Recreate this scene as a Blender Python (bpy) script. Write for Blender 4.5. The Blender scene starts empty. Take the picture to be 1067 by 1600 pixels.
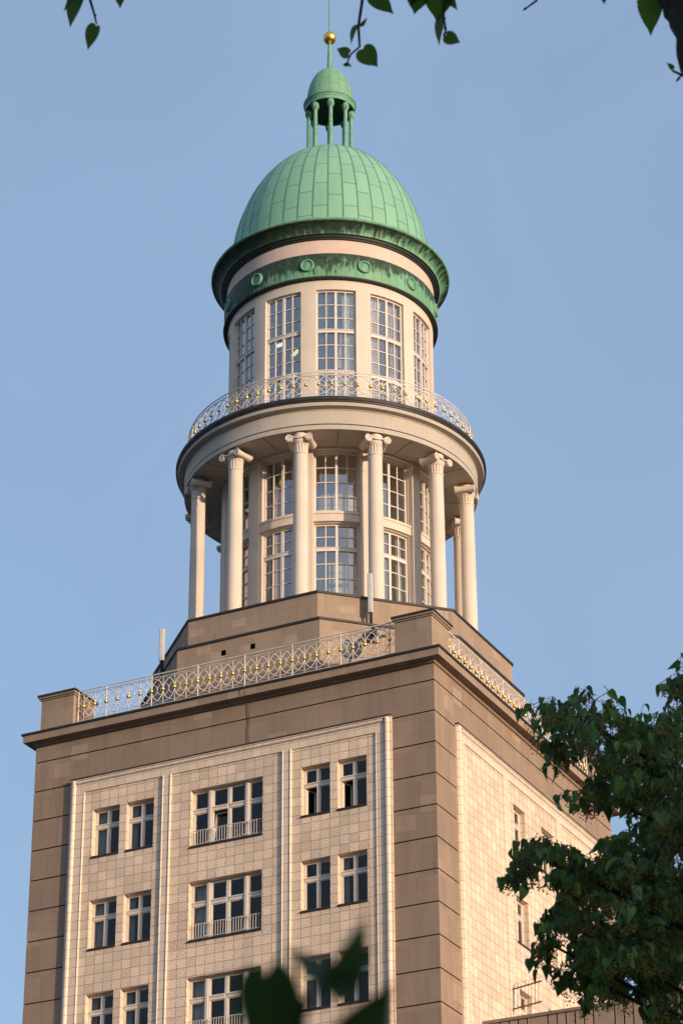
import bpy, math, random
from math import sin, cos, pi, radians as R, sqrt, atan2
from mathutils import Vector, Matrix
random.seed(7)
SC = bpy.context.scene
COL = SC.collection

# ------------------------------------------------------------------ camera
F_PX, PITCH, HEAD, ROLL = 4342.2, R(27.8895), R(26.8285), R(-0.2924)
CAM = Vector((42.764, -83.677, 1.6))
_d = Vector((-sin(HEAD), cos(HEAD), 0)); _r = Vector((cos(HEAD), sin(HEAD), 0))
_f = _d * cos(PITCH) + Vector((0, 0, sin(PITCH))); _u = -_d * sin(PITCH) + Vector((0, 0, cos(PITCH)))
RX = _r * cos(ROLL) + _u * sin(ROLL); UX = -_r * sin(ROLL) + _u * cos(ROLL)
cd = bpy.data.cameras.new('camera'); cam = bpy.data.objects.new('camera', cd); COL.objects.link(cam)
m = Matrix((RX, UX, -_f)).transposed().to_4x4(); m.translation = CAM; cam.matrix_world = m
cd.sensor_fit = 'HORIZONTAL'; cd.sensor_width = 36; cd.lens = F_PX / 1067 * 36
cd.clip_start = 0.1; cd.clip_end = 5000
cd.dof.use_dof = True; cd.dof.focus_distance = 104; cd.dof.aperture_fstop = 25
SC.camera = cam
# ------------------------------------------------------------------ light
SUN_AZ, SUN_EL = R(70), R(7)            # azimuth from -Y towards +X
ts = Vector((sin(SUN_AZ) * cos(SUN_EL), -cos(SUN_AZ) * cos(SUN_EL), sin(SUN_EL)))
w = bpy.data.worlds.new('World'); SC.world = w; w.use_nodes = True
nt = w.node_tree; bg = nt.nodes['Background']
sky = nt.nodes.new('ShaderNodeTexSky'); sky.sky_type = 'NISHITA'; sky.sun_disc = False
sky.sun_elevation = SUN_EL; sky.sun_rotation = atan2(ts.x, ts.y)
sky.air_density = 1.0; sky.dust_density = 5.0; sky.ozone_density = 2.5
veil = nt.nodes.new('ShaderNodeVectorMath'); veil.operation = 'MULTIPLY_ADD'      # thin high haze evens the sky out
veil.inputs[1].default_value = (.45, .45, .45); veil.inputs[2].default_value = (.62, .81, 1.2)
vn = nt.nodes.new('ShaderNodeTexNoise'); vt = nt.nodes.new('ShaderNodeTexCoord'); nt.links.new(vt.outputs['Generated'], vn.inputs['Vector'])
vn.inputs['Scale'].default_value = 7; vn.inputs['Detail'].default_value = 5; vn.inputs['Distortion'].default_value = .6
vr = nt.nodes.new('ShaderNodeMapRange'); nt.links.new(vn.outputs[0], vr.inputs[0]); vr.inputs[1].default_value = .3; vr.inputs[2].default_value = .7; vr.inputs[3].default_value = .93; vr.inputs[4].default_value = 1.09
vs_ = nt.nodes.new('ShaderNodeVectorMath'); vs_.operation = 'SCALE'; vs_.inputs[0].default_value = (.66, .88, 1.24); nt.links.new(vr.outputs[0], vs_.inputs['Scale']); nt.links.new(vs_.outputs[0], veil.inputs[2])
nt.links.new(sky.outputs[0], veil.inputs[0]); nt.links.new(veil.outputs[0], bg.inputs[0]); bg.inputs[1].default_value = 0.15
sl = bpy.data.lights.new('sun', 'SUN'); sl.energy = 1.9; sl.angle = R(0.6); sl.color = (1.0, 0.77, 0.56)
so = bpy.data.objects.new('sun', sl); COL.objects.link(so); so.location = ts * 300
so.rotation_euler = (-ts).to_track_quat('-Z', 'Y').to_euler()
SC.view_settings.view_transform = 'Standard'; SC.view_settings.look = 'None'
SC.view_settings.exposure = 1.15; SC.view_settings.gamma = 1; SC.view_settings.use_curve_mapping = False
SC.render.engine = 'CYCLES'

ZO = 1.6   # the tower was surveyed from eye height
def ray(px, py):
    return (_f * F_PX + RX * (px - 533.5) - UX * (py - 800)).normalized()
def at(px, py, dist): return CAM + ray(px, py) * dist
def at_z(px, py, z):
    v = ray(px, py); return CAM + v * ((z - CAM.z) / v.z)

# ------------------------------------------------------------------ mesh builder
class MB:
    def __init__(s): s.v = []; s.f = []; s.uv = []; s.mi = []; s.cur = 0
    def quad(s, pts, uvs=None, flip=False):
        n = len(s.v); s.v += [tuple(p) for p in pts]
        idx = list(range(n, n + len(pts))); uvs = list(uvs) if uvs else [(0, 0)] * len(pts)
        if flip: idx.reverse(); uvs.reverse()
        s.f.append(idx); s.uv.append(uvs); s.mi.append(s.cur)
    def grid(s, rows, uvrows=None, closed=False, flip=False):
        """rows of points sharing vertices (smooth)"""
        n = len(s.v); W = len(rows[0])
        for r in rows: s.v += [tuple(p) for p in r]
        for i in range(len(rows) - 1):
            for j in range(W if closed else W - 1):
                k = (j + 1) % W
                f = [n + i * W + j, n + i * W + k, n + (i + 1) * W + k, n + (i + 1) * W + j]
                if uvrows:
                    a, b = uvrows[i], uvrows[i + 1]; e = k if k > j else W
                    u = [a[j], a[e] if e < len(a) else a[k], b[e] if e < len(b) else b[k], b[j]]
                else: u = [(0, 0)] * 4
                if flip: f.reverse(); u.reverse()
                s.f.append(f); s.uv.append(u); s.mi.append(s.cur)
    def ngon(s, pts, flip=False): s.quad(pts, None, flip)
    def tube(s, pts, rad, n=5, closed=False, caps=True):
        pts = [Vector(p) for p in pts]; L = len(pts)
        rads = rad if isinstance(rad, (list, tuple)) else [rad] * L
        up = None; rows = []
        for i, p in enumerate(pts):
            if closed: t = pts[(i + 1) % L] - pts[i - 1]
            else: t = pts[min(i + 1, L - 1)] - pts[max(i - 1, 0)]
            t.normalize()
            if up is None:
                up = Vector((0, 0, 1)) if abs(t.z) < .9 else Vector((1, 0, 0))
            a = up - t * up.dot(t)
            if a.length < 1e-5: a = t.orthogonal()
            a.normalize(); b = t.cross(a); up = a
            rows.append([p + (a * cos(2 * pi * k / n) + b * sin(2 * pi * k / n)) * rads[i] for k in range(n)])
        if closed: rows.append(rows[0])
        s.grid(rows, closed=True)
        if caps and not closed:
            s.ngon(rows[0], True); s.ngon(rows[-1])
    def lathe(s, prof, n=96, a0=0, a1=2 * pi, us=1.0, smooth_v=True):
        """profile of (radius, z), bottom to top; azimuth from -Y towards +X"""
        full = abs(a1 - a0 - 2 * pi) < 1e-6; rows = []; uvr = []; acc = 0; last = None
        for (r, z) in prof:
            if last: acc += math.hypot(r - last[0], z - last[1])
            last = (r, z)
            A = [a0 + (a1 - a0) * k / n for k in range(n + 1)]
            rows.append([(r * sin(a), -r * cos(a), z) for a in (A[:-1] if full else A)])
            uvr.append([(a * us, acc) for a in A])
        s.grid(rows, uvr, closed=full)
    def ball(s, c, r, n=12, k=8, sz=1.0):
        c = Vector(c); rows = [[c + Vector((r * sin(pi * i / k) * cos(2 * pi * j / n), r * sin(pi * i / k) * sin(2 * pi * j / n), -r * cos(pi * i / k) * sz)) for j in range(n)] for i in range(k + 1)]
        s.grid(rows, closed=True)
    def box(s, x0, x1, y0, y1, z0, z1):
        mbox(s, flat, x0, x1, z0, z1, -y1, -y0)
    def build(s, name, mats, parent=None, loc=(0, 0, 0), rot=0, smooth=False, ang=32):
        me = bpy.data.meshes.new(name); me.from_pydata(s.v, [], s.f)
        ul = me.uv_layers.new(name='UVMap')
        flatuv = [c for f in s.uv for p in f for c in p]
        ul.data.foreach_set('uv', flatuv)
        mats = mats if isinstance(mats, (list, tuple)) else [mats]
        for q in mats: me.materials.append(q)
        if len(mats) > 1: me.polygons.foreach_set('material_index', s.mi)
        if smooth:
            me.polygons.foreach_set('use_smooth', [True] * len(me.polygons))
            me.set_sharp_from_angle(angle=R(ang))
        me.update()
        return link(name, me, parent, loc, rot)
def link(name, me, parent=None, loc=(0, 0, 0), rot=0):
    o = bpy.data.objects.new(name, me); COL.objects.link(o)
    o.location = loc; o.rotation_euler = (0, 0, rot)
    if parent: o.parent = parent
    return o
def tag(o, label=None, cat=None, group=None, kind=None):
    if label: o['label'] = label
    if cat: o['category'] = cat
    if group: o['group'] = group
    if kind: o['kind'] = kind
    return o
def empty(name, loc=(0, 0, 0), rot=0): return link(name, None, None, loc, rot)

# mappings (u, v, depth outwards) -> point
def flat(u, v, d): return (u, -d, v)                       # face looking to -Y
def cyl(u, v, d): return (d * sin(u), -d * cos(u), v)      # u = azimuth in radians
def face(k):                                               # k quarter turns
    c, s_ = round(cos(k * pi / 2)), round(sin(k * pi / 2))
    return lambda u, v, d: (u * c + d * s_, u * s_ - d * c, v)
def mbox(mb, mp, u0, u1, v0, v1, d0, d1, n=1, uo=0.0, skip=''):
    us = [u0 + (u1 - u0) * i / n for i in range(n + 1)]
    for a, b in zip(us, us[1:]):
        if 'f' not in skip: mb.quad([mp(a, v0, d1), mp(b, v0, d1), mp(b, v1, d1), mp(a, v1, d1)], [(a + uo, v0), (b + uo, v0), (b + uo, v1), (a + uo, v1)])
        if 'k' not in skip: mb.quad([mp(b, v0, d0), mp(a, v0, d0), mp(a, v1, d0), mp(b, v1, d0)], [(b, v0), (a, v0), (a, v1), (b, v1)])
        mb.quad([mp(a, v1, d1), mp(b, v1, d1), mp(b, v1, d0), mp(a, v1, d0)], [(a, v1), (b, v1), (b, v1 + .1), (a, v1 + .1)])
        mb.quad([mp(a, v0, d0), mp(b, v0, d0), mp(b, v0, d1), mp(a, v0, d1)], [(a, v0 - .1), (b, v0 - .1), (b, v0), (a, v0)])
    mb.quad([mp(u0, v0, d0), mp(u0, v0, d1), mp(u0, v1, d1), mp(u0, v1, d0)], [(u0 - d1 + d0, v0), (u0, v0), (u0, v1), (u0 - d1 + d0, v1)])
    mb.quad([mp(u1, v0, d1), mp(u1, v0, d0), mp(u1, v1, d0), mp(u1, v1, d1)], [(u1, v0), (u1 + d1 - d0, v0), (u1 + d1 - d0, v1), (u1, v1)])
def holed(mb, mp, u0, u1, v0, v1, holes, d, depth, cuts_u=(), cuts_v=(), rev=0):
    us = sorted(set([u0, u1] + [h[0] for h in holes] + [h[1] for h in holes] + list(cuts_u)))
    vs = sorted(set([v0, v1] + [h[2] for h in holes] + [h[3] for h in holes] + list(cuts_v)))
    us = [u for u in us if u0 <= u <= u1]; vs = [v for v in vs if v0 <= v <= v1]
    for a, b in zip(us, us[1:]):
        for c, e in zip(vs, vs[1:]):
            mu, mv = (a + b) / 2, (c + e) / 2
            if any(h[0] < mu < h[1] and h[2] < mv < h[3] for h in holes): continue
            mb.quad([mp(a, c, d), mp(b, c, d), mp(b, e, d), mp(a, e, d)], [(a, c), (b, c), (b, e), (a, e)])
    mb.cur = rev
    for h in holes:
        a, b, c, e = h[:4]; D = d - depth
        hu = [u for u in us if a <= u <= b]
        mb.quad([mp(a, c, D), mp(a, c, d), mp(a, e, d), mp(a, e, D)][::-1], [(a + depth, c), (a, c), (a, e), (a + depth, e)][::-1])
        mb.quad([mp(b, c, d), mp(b, c, D), mp(b, e, D), mp(b, e, d)][::-1], [(b, c), (b - depth, c), (b - depth, e), (b, e)][::-1])
        for p, q in zip(hu, hu[1:]):
            mb.quad([mp(p, e, D), mp(p, e, d), mp(q, e, d), mp(q, e, D)], [(p, e - depth), (p, e), (q, e), (q, e - depth)])
            mb.quad([mp(p, c, d), mp(p, c, D), mp(q, c, D), mp(q, c, d)], [(p, c), (p, c + depth), (q, c + depth), (q, c)])
    mb.cur = 0

# ------------------------------------------------------------------ materials
class NT:
    def __init__(s, name):
        s.m = bpy.data.materials.new(name); s.m.use_nodes = True; s.t = s.m.node_tree
        s.b = s.t.nodes['Principled BSDF']; s.out = s.t.nodes['Material Output']
    def n(s, ty, **kw):
        q = s.t.nodes.new('ShaderNode' + ty)
        for k, v in kw.items(): setattr(q, k, v)
        return q
    def put(s, sock, val):
        if hasattr(val, 'is_output'): s.t.links.new(val, sock)
        else: sock.default_value = val
    def math(s, op, a, b=0.0, c=None):
        q = s.n('Math', operation=op); s.put(q.inputs[0], a); s.put(q.inputs[1], b)
        if c is not None: s.put(q.inputs[2], c)
        return q.outputs[0]
    def mix(s, f, a, b, mode='MIX'):
        q = s.n('MixRGB', blend_type=mode); s.put(q.inputs[0], f)
        for i, x in ((1, a), (2, b)):
            s.put(q.inputs[i], x if hasattr(x, 'is_output') else (*x, 1))
        return q.outputs[0]
    def noise(s, vec, scale, detail=4, rough=.55, sc=None):
        if sc:
            mp = s.n('Mapping'); s.put(mp.inputs[0], vec); mp.inputs['Scale'].default_value = sc; vec = mp.outputs[0]
        q = s.n('TexNoise'); s.put(q.inputs['Vector'], vec); q.inputs['Scale'].default_value = scale
        q.inputs['Detail'].default_value = detail; q.inputs['Roughness'].default_value = rough
        return q.outputs[0]
    def ramp(s, f, a, b, lo=0.0, hi=1.0):
        q = s.n('MapRange', clamp=True); s.put(q.inputs[0], f)
        for i, x in zip((1, 2, 3, 4), (a, b, lo, hi)): q.inputs[i].default_value = x
        return q.outputs[0]
    def uv(s): return s.n('TexCoord').outputs['UV']
    def ob(s): return s.n('TexCoord').outputs['Object']
    def sep(s, v):
        q = s.n('SeparateXYZ'); s.put(q.inputs[0], v); return q.outputs
    def comb(s, x, y, z=0.0):
        q = s.n('CombineXYZ'); s.put(q.inputs[0], x); s.put(q.inputs[1], y); s.put(q.inputs[2], z); return q.outputs[0]
    def white(s, vec):
        q = s.n('TexWhiteNoise'); s.put(q.inputs['Vector'], vec); return q.outputs['Value']
    def bump(s, h, strength=.5, dist=.02):
        q = s.n('Bump'); s.put(q.inputs['Height'], h); q.inputs['Strength'].default_value = strength; q.inputs['Distance'].default_value = dist
        s.t.links.new(q.outputs[0], s.b.inputs['Normal'])
    def done(s, col, rough=.6, metal=0.0, spec=.4):
        s.put(s.b.inputs['Base Color'], col if hasattr(col, 'is_output') else (*col, 1))
        s.put(s.b.inputs['Roughness'], rough); s.b.inputs['Metallic'].default_value = metal
        s.b.inputs['Specular IOR Level'].default_value = spec
        return s.m
def simple(name, col, rough=.5, metal=0.0, var=.15, scale=3.0, spec=.4, bump=0.0):
    t = NT(name); nz = t.noise(t.ob(), scale)
    c = t.mix(t.ramp(nz, .3, .7), tuple(x * (1 - var) for x in col), tuple(min(1, x * (1 + var)) for x in col))
    if bump: t.bump(nz, bump)
    return t.done(c, rough, metal, spec)
def sandstone(name, base, bw=1.35, bh=1.1, v0=0.0, mort=0.012):
    t = NT(name); uv = t.uv(); s = t.sep(uv)
    v = t.math('DIVIDE', t.math('SUBTRACT', s[1], v0), bh); row = t.math('FLOOR', v)
    off = t.math('MULTIPLY', t.white(t.comb(row, 3.7)), 1.0)
    u = t.math('ADD', t.math('DIVIDE', s[0], bw), off); cl = t.math('FLOOR', u)
    w1 = t.white(t.comb(cl, row, 1.3)); w2 = t.white(t.comb(row, cl, 8.1))
    fu = t.math('FRACT', u)
    # some blocks are split in two
    sub = t.math('GREATER_THAN', t.math('FRACT', t.math('ADD', u, w1)), .5)
    tone = t.math('ADD', t.math('MULTIPLY', w2, .55), t.math('MULTIPLY', t.white(t.comb(cl, row, sub)), .45))
    c = t.mix(tone, tuple(x * .84 for x in base), tuple(x * 1.12 for x in base))
    patch = t.math('GREATER_THAN', t.white(t.comb(t.math('FLOOR', t.math('MULTIPLY', u, 2.0)), t.math('FLOOR', t.math('MULTIPLY', v, 2.0)), 5.0)), .955)
    c = t.mix(t.math('MULTIPLY', patch, .5), c, tuple(x * 1.5 for x in base))
    bed = t.noise(uv, 1.0, 5, .6, (.9, 7, 1)); c = t.mix(t.ramp(bed, .35, .75, 0, .35), c, tuple(x * .66 for x in base))
    stre = t.noise(uv, 1.0, 4, .6, (2.2, .28, 1)); c = t.mix(t.ramp(stre, .46, .76, 0, .5), c, tuple(x * .6 for x in base))
    big = t.noise(uv, .35, 4); c = t.mix(t.ramp(big, .45, .75, 0, .3), c, (base[0] * .72, base[1] * .74, base[2] * .8))
    pit = t.noise(uv, 26, 3); c = t.mix(t.ramp(pit, .62, .8, 0, .6), c, tuple(x * .45 for x in base))
    jl = t.math('LESS_THAN', fu, mort / bw); c = t.mix(t.math('MULTIPLY', jl, .55), c, tuple(x * .3 for x in base))
    t.bump(t.math('ADD', t.math('MULTIPLY', pit, .5), bed), .25, .015)
    return t.done(c, .85, spec=.25)
TU, TV = .3547, .3275
def tile_relief():
    t = NT('relief_tile'); uv = t.uv(); s = t.sep(uv)
    u = t.math('DIVIDE', s[0], TU); v = t.math('DIVIDE', s[1], TV)
    iu, iv = t.math('FLOOR', u), t.math('FLOOR', v); x = t.math('SUBTRACT', t.math('FRACT', u), .5); y = t.math('SUBTRACT', t.math('FRACT', v), .5)
    r = t.math('SQRT', t.math('ADD', t.math('MULTIPLY', x, x), t.math('MULTIPLY', y, y)))
    eye = t.math('SUBTRACT', 1.0, t.ramp(t.math('ABSOLUTE', t.math('SUBTRACT', r, .15)), .0, .045))
    a = t.math('ARCTAN2', y, x)
    pet = t.math('SINE', t.math('ADD', t.math('MULTIPLY', a, 2.0), 0.0))
    fan = t.math('SINE', t.math('ADD', t.math('MULTIPLY', r, 30.0), t.math('MULTIPLY', a, 4.0)))
    out = t.ramp(r, .2, .26)
    h = t.math('ADD', t.math('MULTIPLY', eye, .7), t.math('MULTIPLY', out, t.math('ADD', t.math('MULTIPLY', fan, .6), t.math('MULTIPLY', pet, .2))))
    dia = t.math('SUBTRACT', 1.0, t.ramp(t.math('ABSOLUTE', t.math('ADD', x, y)), .0, .06))
    h = t.math('ADD', h, t.math('MULTIPLY', t.math('MULTIPLY', dia, t.math('LESS_THAN', r, .14)), .8))
    e = t.math('MAXIMUM', t.math('ABSOLUTE', x), t.math('ABSOLUTE', y)); jm = t.ramp(e, .458, .476)
    h = t.math('SUBTRACT', h, t.math('MULTIPLY', jm, 1.2))
    base = (.82, .63, .47)
    tone = t.white(t.comb(iu, iv, .5)); c = t.mix(tone, tuple(q * .84 for q in base), tuple(q * 1.1 for q in base))
    c = t.mix(t.ramp(t.noise(uv, .6, 4), .4, .7, 0, .3), c, (.47, .35, .27))
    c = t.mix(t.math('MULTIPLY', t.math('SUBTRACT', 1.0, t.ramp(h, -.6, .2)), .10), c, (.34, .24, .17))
    c = t.mix(t.math('MULTIPLY', jm, .6), c, (.13, .09, .065))
    t.bump(h, .55, .012)
    return t.done(c, .5, spec=.35)
def tile_plain():
    t = NT('plain_tile'); uv = t.uv(); s = t.sep(uv)
    u = t.math('DIVIDE', s[0], TU); v = t.math('DIVIDE', s[1], TV)
    base = (.74, .59, .455)
    tone = t.white(t.comb(t.math('FLOOR', u), t.math('FLOOR', v), .2)); c = t.mix(tone, tuple(q * .93 for q in base), tuple(q * 1.05 for q in base))
    jm = t.math('LESS_THAN', t.math('FRACT', v), .05)
    ju = t.math('LESS_THAN', t.math('FRACT', u), .045)
    c = t.mix(t.math('MULTIPLY', t.math('MAXIMUM', jm, t.math('MULTIPLY', ju, .6)), .75), c, (.13, .09, .065))
    c = t.mix(t.ramp(t.noise(uv, 2.2, 4), .5, .75, 0, .25), c, (.4, .29, .21))
    return t.done(c, .4, spec=.4)
def copper_sheet(name, n, sh, base=(.215, .43, .30)):
    t = NT(name); uv = t.uv(); s = t.sep(uv)
    u = t.math('MULTIPLY', s[0], n / (2 * pi)); iu = t.math('FLOOR', u); fu = t.math('FRACT', u)
    off = t.math('ADD', t.math('MULTIPLY', t.math('MODULO', t.math('ADD', iu, 400.0), 2.0), .5), t.math('MULTIPLY', t.white(t.comb(iu, 2.0)), .3))
    v = t.math('ADD', t.math('DIVIDE', s[1], sh), off); iv = t.math('FLOOR', v); fv = t.math('FRACT', v)
    tone = t.white(t.comb(iu, iv, .7))
    c = t.mix(tone, tuple(q * .95 for q in base), tuple(q * 1.06 for q in base))
    ob = t.ob(); c = t.mix(t.ramp(t.noise(ob, 1.6, 6, .65), .42, .72, 0, .5), c, (.24, .43, .27))
    c = t.mix(t.ramp(t.noise(uv, 1, 5, .65, (14, .5, 1)), .52, .8, 0, .45), c, (.11, .27, .18))
    seam = t.math('MAXIMUM', t.math('LESS_THAN', fu, .055), t.math('MULTIPLY', t.math('LESS_THAN', fv, .034), .95))
    c = t.mix(t.math('MULTIPLY', seam, .65), c, (.03, .085, .06))
    t.bump(t.math('ADD', t.math('MULTIPLY', t.math('SUBTRACT', 0.0, seam), 1.0), t.math('MULTIPLY', tone, .25)), .4, .03)
    return t.done(c, .55, spec=.35)
def copper_stained(name, n, amount, fr=.5):
    """weathered copper: black run-off streaks; heavier on the weather side"""
    t = NT(name); uv = t.uv(); s = t.sep(uv)
    iu = t.math('FLOOR', t.math('MULTIPLY', s[0], n / (2 * pi))); fu = t.math('FRACT', t.math('MULTIPLY', s[0], n / (2 * pi)))
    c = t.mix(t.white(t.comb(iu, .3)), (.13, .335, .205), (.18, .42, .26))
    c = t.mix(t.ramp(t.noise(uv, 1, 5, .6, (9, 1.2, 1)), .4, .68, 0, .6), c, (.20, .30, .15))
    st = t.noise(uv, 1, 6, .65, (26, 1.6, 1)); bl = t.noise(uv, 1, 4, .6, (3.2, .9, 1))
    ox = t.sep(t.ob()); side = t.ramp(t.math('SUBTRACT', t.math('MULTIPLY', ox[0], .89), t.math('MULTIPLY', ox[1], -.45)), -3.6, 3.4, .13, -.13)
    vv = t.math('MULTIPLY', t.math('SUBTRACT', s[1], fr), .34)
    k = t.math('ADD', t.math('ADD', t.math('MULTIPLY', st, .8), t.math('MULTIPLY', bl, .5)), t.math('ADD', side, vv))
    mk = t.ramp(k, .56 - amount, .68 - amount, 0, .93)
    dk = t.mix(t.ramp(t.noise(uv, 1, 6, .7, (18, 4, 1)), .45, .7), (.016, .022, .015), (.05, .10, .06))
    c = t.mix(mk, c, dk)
    c = t.mix(t.math('MULTIPLY', t.math('LESS_THAN', fu, .035), .6), c, (.015, .03, .02))
    return t.done(c, .6, spec=.3)
def plaster(name, base):
    t = NT(name); ob = t.ob()
    c = t.mix(t.ramp(t.noise(ob, .8, 5, .6), .35, .7), tuple(q * .93 for q in base), tuple(min(1, q * 1.04) for q in base))
    c = t.mix(t.ramp(t.noise(ob, 1, 5, .6, (5, 5, .35)), .52, .8, 0, .35), c, tuple(q * .7 for q in base))
    t.bump(t.noise(ob, 40, 2), .06, .01)
    return t.done(c, .75, spec=.25)
def glass_mat(name, tint=(.55, .62, .62), thr=.52, lo=.0):
    t = NT(name); t.t.nodes.remove(t.b)
    gl = t.n('BsdfGlossy'); gl.inputs['Roughness'].default_value = .02; gl.inputs['Color'].default_value = (1, .93, .9, 1)
    tr = t.n('BsdfTransparent'); tr.inputs['Color'].default_value = (*tint, 1)
    fr = t.n('Fresnel'); fr.inputs['IOR'].default_value = 1.52
    bm = t.n('Bump'); bm.inputs['Strength'].default_value = .05; bm.inputs['Distance'].default_value = .05
    t.put(bm.inputs['Height'], t.noise(t.ob(), 1.3, 2)); t.t.links.new(bm.outputs[0], gl.inputs['Normal'])
    mx = t.n('MixShader'); t.put(mx.inputs[0], t.ramp(fr.outputs[0], 0, .5, lo, thr))
    t.t.links.new(tr.outputs[0], mx.inputs[1]); t.t.links.new(gl.outputs[0], mx.inputs[2]); t.t.links.new(mx.outputs[0], t.out.inputs[0])
    return t.m
def leaf_mat(name, a, b, trans=.35):
    t = NT(name); at_ = t.n('Attribute'); at_.attribute_name = 'tone'
    c = t.mix(at_.outputs['Fac'], a, b)
    c = t.mix(t.ramp(t.noise(t.ob(), 40, 3), .4, .7, 0, .35), c, tuple(q * .6 for q in a))
    t.done(c, .42, spec=.36)
    tl = t.n('BsdfTranslucent'); t.put(tl.inputs[0], t.mix(.5, c, (.10, .16, .02)))
    mx = t.n('MixShader'); mx.inputs[0].default_value = trans
    t.t.links.new(t.b.outputs[0], mx.inputs[1]); t.t.links.new(tl.outputs[0], mx.inputs[2]); t.t.links.new(mx.outputs[0], t.out.inputs[0])
    return t.m
JOINT = simple('dark_joint', (.05, .038, .03), .95)
STONE = sandstone('sandstone', (.325, .233, .172), 1.42, 1.1, .36)
STONE2 = sandstone('shell_limestone', (.36, .265, .195), 1.15, .62, .2, .01)
TILE, PLAIN = tile_relief(), tile_plain()
WHITE = plaster('cream_plaster', (.66, .565, .475))
GREYW = plaster('grey_cream_plaster', (.49, .43, .365))
PINK = plaster('pink_plaster', (.64, .49, .41))
COPD = copper_sheet('patina_copper_dome', 42, 1.25)
COPL = copper_sheet('patina_copper_lantern', 14, .75, (.175, .36, .22))
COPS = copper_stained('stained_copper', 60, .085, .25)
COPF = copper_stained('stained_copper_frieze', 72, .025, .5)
COPP = simple('patina_copper', (.15, .34, .22), .6, var=.25, scale=5)
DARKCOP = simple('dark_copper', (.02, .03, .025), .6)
GOLD = simple('gilding', (1.0, .62, .16), .36, 1.0, .08)
FLASH = simple('dark_flashing', (.028, .024, .024), .55, var=.3)
RAIL = simple('white_rail_paint', (.64, .585, .54), .4)
FRAME = simple('window_paint', (.66, .60, .55), .5, var=.08)
FRAMEB = simple('casement_paint', (.66, .57, .48), .5, var=.08)
GLASS = glass_mat('window_glass'); GLASSD = glass_mat('drum_glass', (.9, .93, .92), 1.0, .28)
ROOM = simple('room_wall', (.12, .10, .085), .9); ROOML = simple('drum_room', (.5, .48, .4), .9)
def curtain_mat(n, c):
    t = NT(n); t.done(c, .9); return t.m
CURT = simple('net_curtain', (.72, .80, .74), .95); CURTW = simple('white_curtain', (.74, .68, .66), .95)
GREY = simple('antenna_plastic', (.50, .49, .46), .5); BLACK = simple('black_metal', (.018, .017, .017), .5)
BARK = simple('bark', (.022, .018, .014), .95, var=.5, scale=22, bump=.6)
LEAF = leaf_mat('linden_leaf', (.015, .060, .013), (.135, .265, .045), .42)
LEAFN = leaf_mat('near_leaf', (.045, .11, .018), (.10, .20, .03), .55); LEAFS = leaf_mat('shoot_leaf', (.012, .036, .007), (.02, .05, .01), .25)
BLOS = leaf_mat('linden_blossom', (.15, .125, .018), (.32, .25, .035), .3)
BRACT = leaf_mat('linden_bract', (.10, .13, .03), (.17, .20, .06), .45)
def lit(n, c, st):
    q = NT(n); q.b.inputs['Emission Color'].default_value = (*c, 1); q.b.inputs['Emission Strength'].default_value = st; return q.done(c)
LITW, LITY = lit('white_lamp', (.95, 1, .85), .55), lit('yellow_lamp', (1, .92, .35), .5)

# ------------------------------------------------------------------ ground
g = MB(); g.quad([(-1500, -1500, 0), (1500, -1500, 0), (1500, 1500, 0), (-1500, 1500, 0)])
tag(g.build('ground', simple('ground_asphalt', (.055, .053, .05), .9, scale=.4)), kind='structure')

# ------------------------------------------------------------------ the tower
T = tag(empty('stone_tower'), 'tall tiled stone tower with a colonnaded white drum and green copper dome', 'tower')
UP = (0, 0, ZO)
H = 7.75; ZB = -1.6; ZJ = 37.96; CS = 1.10; ST = 3.31; ROWS = 6
NAR = (-4.72, -3.37, 3.37, 4.72); NW, NZ0, NZ1 = 1.08, 34.0, 35.75; WZ0, WZ1, WW = 33.67, 35.72, 2.77
front_holes, side_holes = [], []
for k in range(ROWS):
    dz = -ST * k
    for c in NAR: front_holes.append((c - NW / 2, c + NW / 2, NZ0 + dz, NZ1 + dz, 'n', k))
    front_holes.append((-WW / 2, WW / 2, WZ0 + dz, WZ1 + dz, 'w', k))
    for c in (-1.11, 1.33): side_holes.append((c - .5, c + .5, NZ0 + .1 + dz, NZ1 + dz, 's', k))
HOLES = [front_holes, side_holes, front_holes, side_holes]
# stone wall with a real sunk joint at every course
wall = MB(); GV = .021
for k in range(4):
    mp = face(k); z = ZJ + .54; rowsv = []
    cuts = []
    j = ZJ
    while j > ZB + .2: cuts.append(j); j -= CS
    top = 38.52; prev = top
    for j in cuts + [ZB]:
        lo = j + GV if j > ZB else ZB
        wall.cur = 0
        holed(wall, mp, -H, H, lo, prev, [], H, 0) if not any(h[2] < prev and h[3] > lo for h in HOLES[k]) else holed(wall, mp, -H, H, lo, prev, [(h[0], h[1], max(h[2], lo), min(h[3], prev)) for h in HOLES[k] if h[2] < prev and h[3] > lo], H, .0)
        if j > ZB:
            g0 = .05; wall.cur = 1
            for (a, b) in ((-H, -6.0), (6.0, H)) if j < 37 else ((-H, H),):
                s0 = g0 if a == -H else 0; s1 = g0 if b == H else 0
                wall.quad([mp(a + s0, j - GV, H - g0), mp(b - s1, j - GV, H - g0), mp(b - s1, j + GV, H - g0), mp(a + s0, j + GV, H - g0)], [(a, j)] * 4)
                wall.quad([mp(a + s0, j + GV, H - g0), mp(b - s1, j + GV, H - g0), mp(b, j + GV, H), mp(a, j + GV, H)], [(a, j)] * 4)
                wall.quad([mp(a, j - GV, H), mp(b, j - GV, H), mp(b - s1, j - GV, H - g0), mp(a + s0, j - GV, H - g0)], [(a, j)] * 4)
            wall.cur = 0
        prev = j - GV
wall.build('wall', [STONE, JOINT], T, UP)
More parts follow.
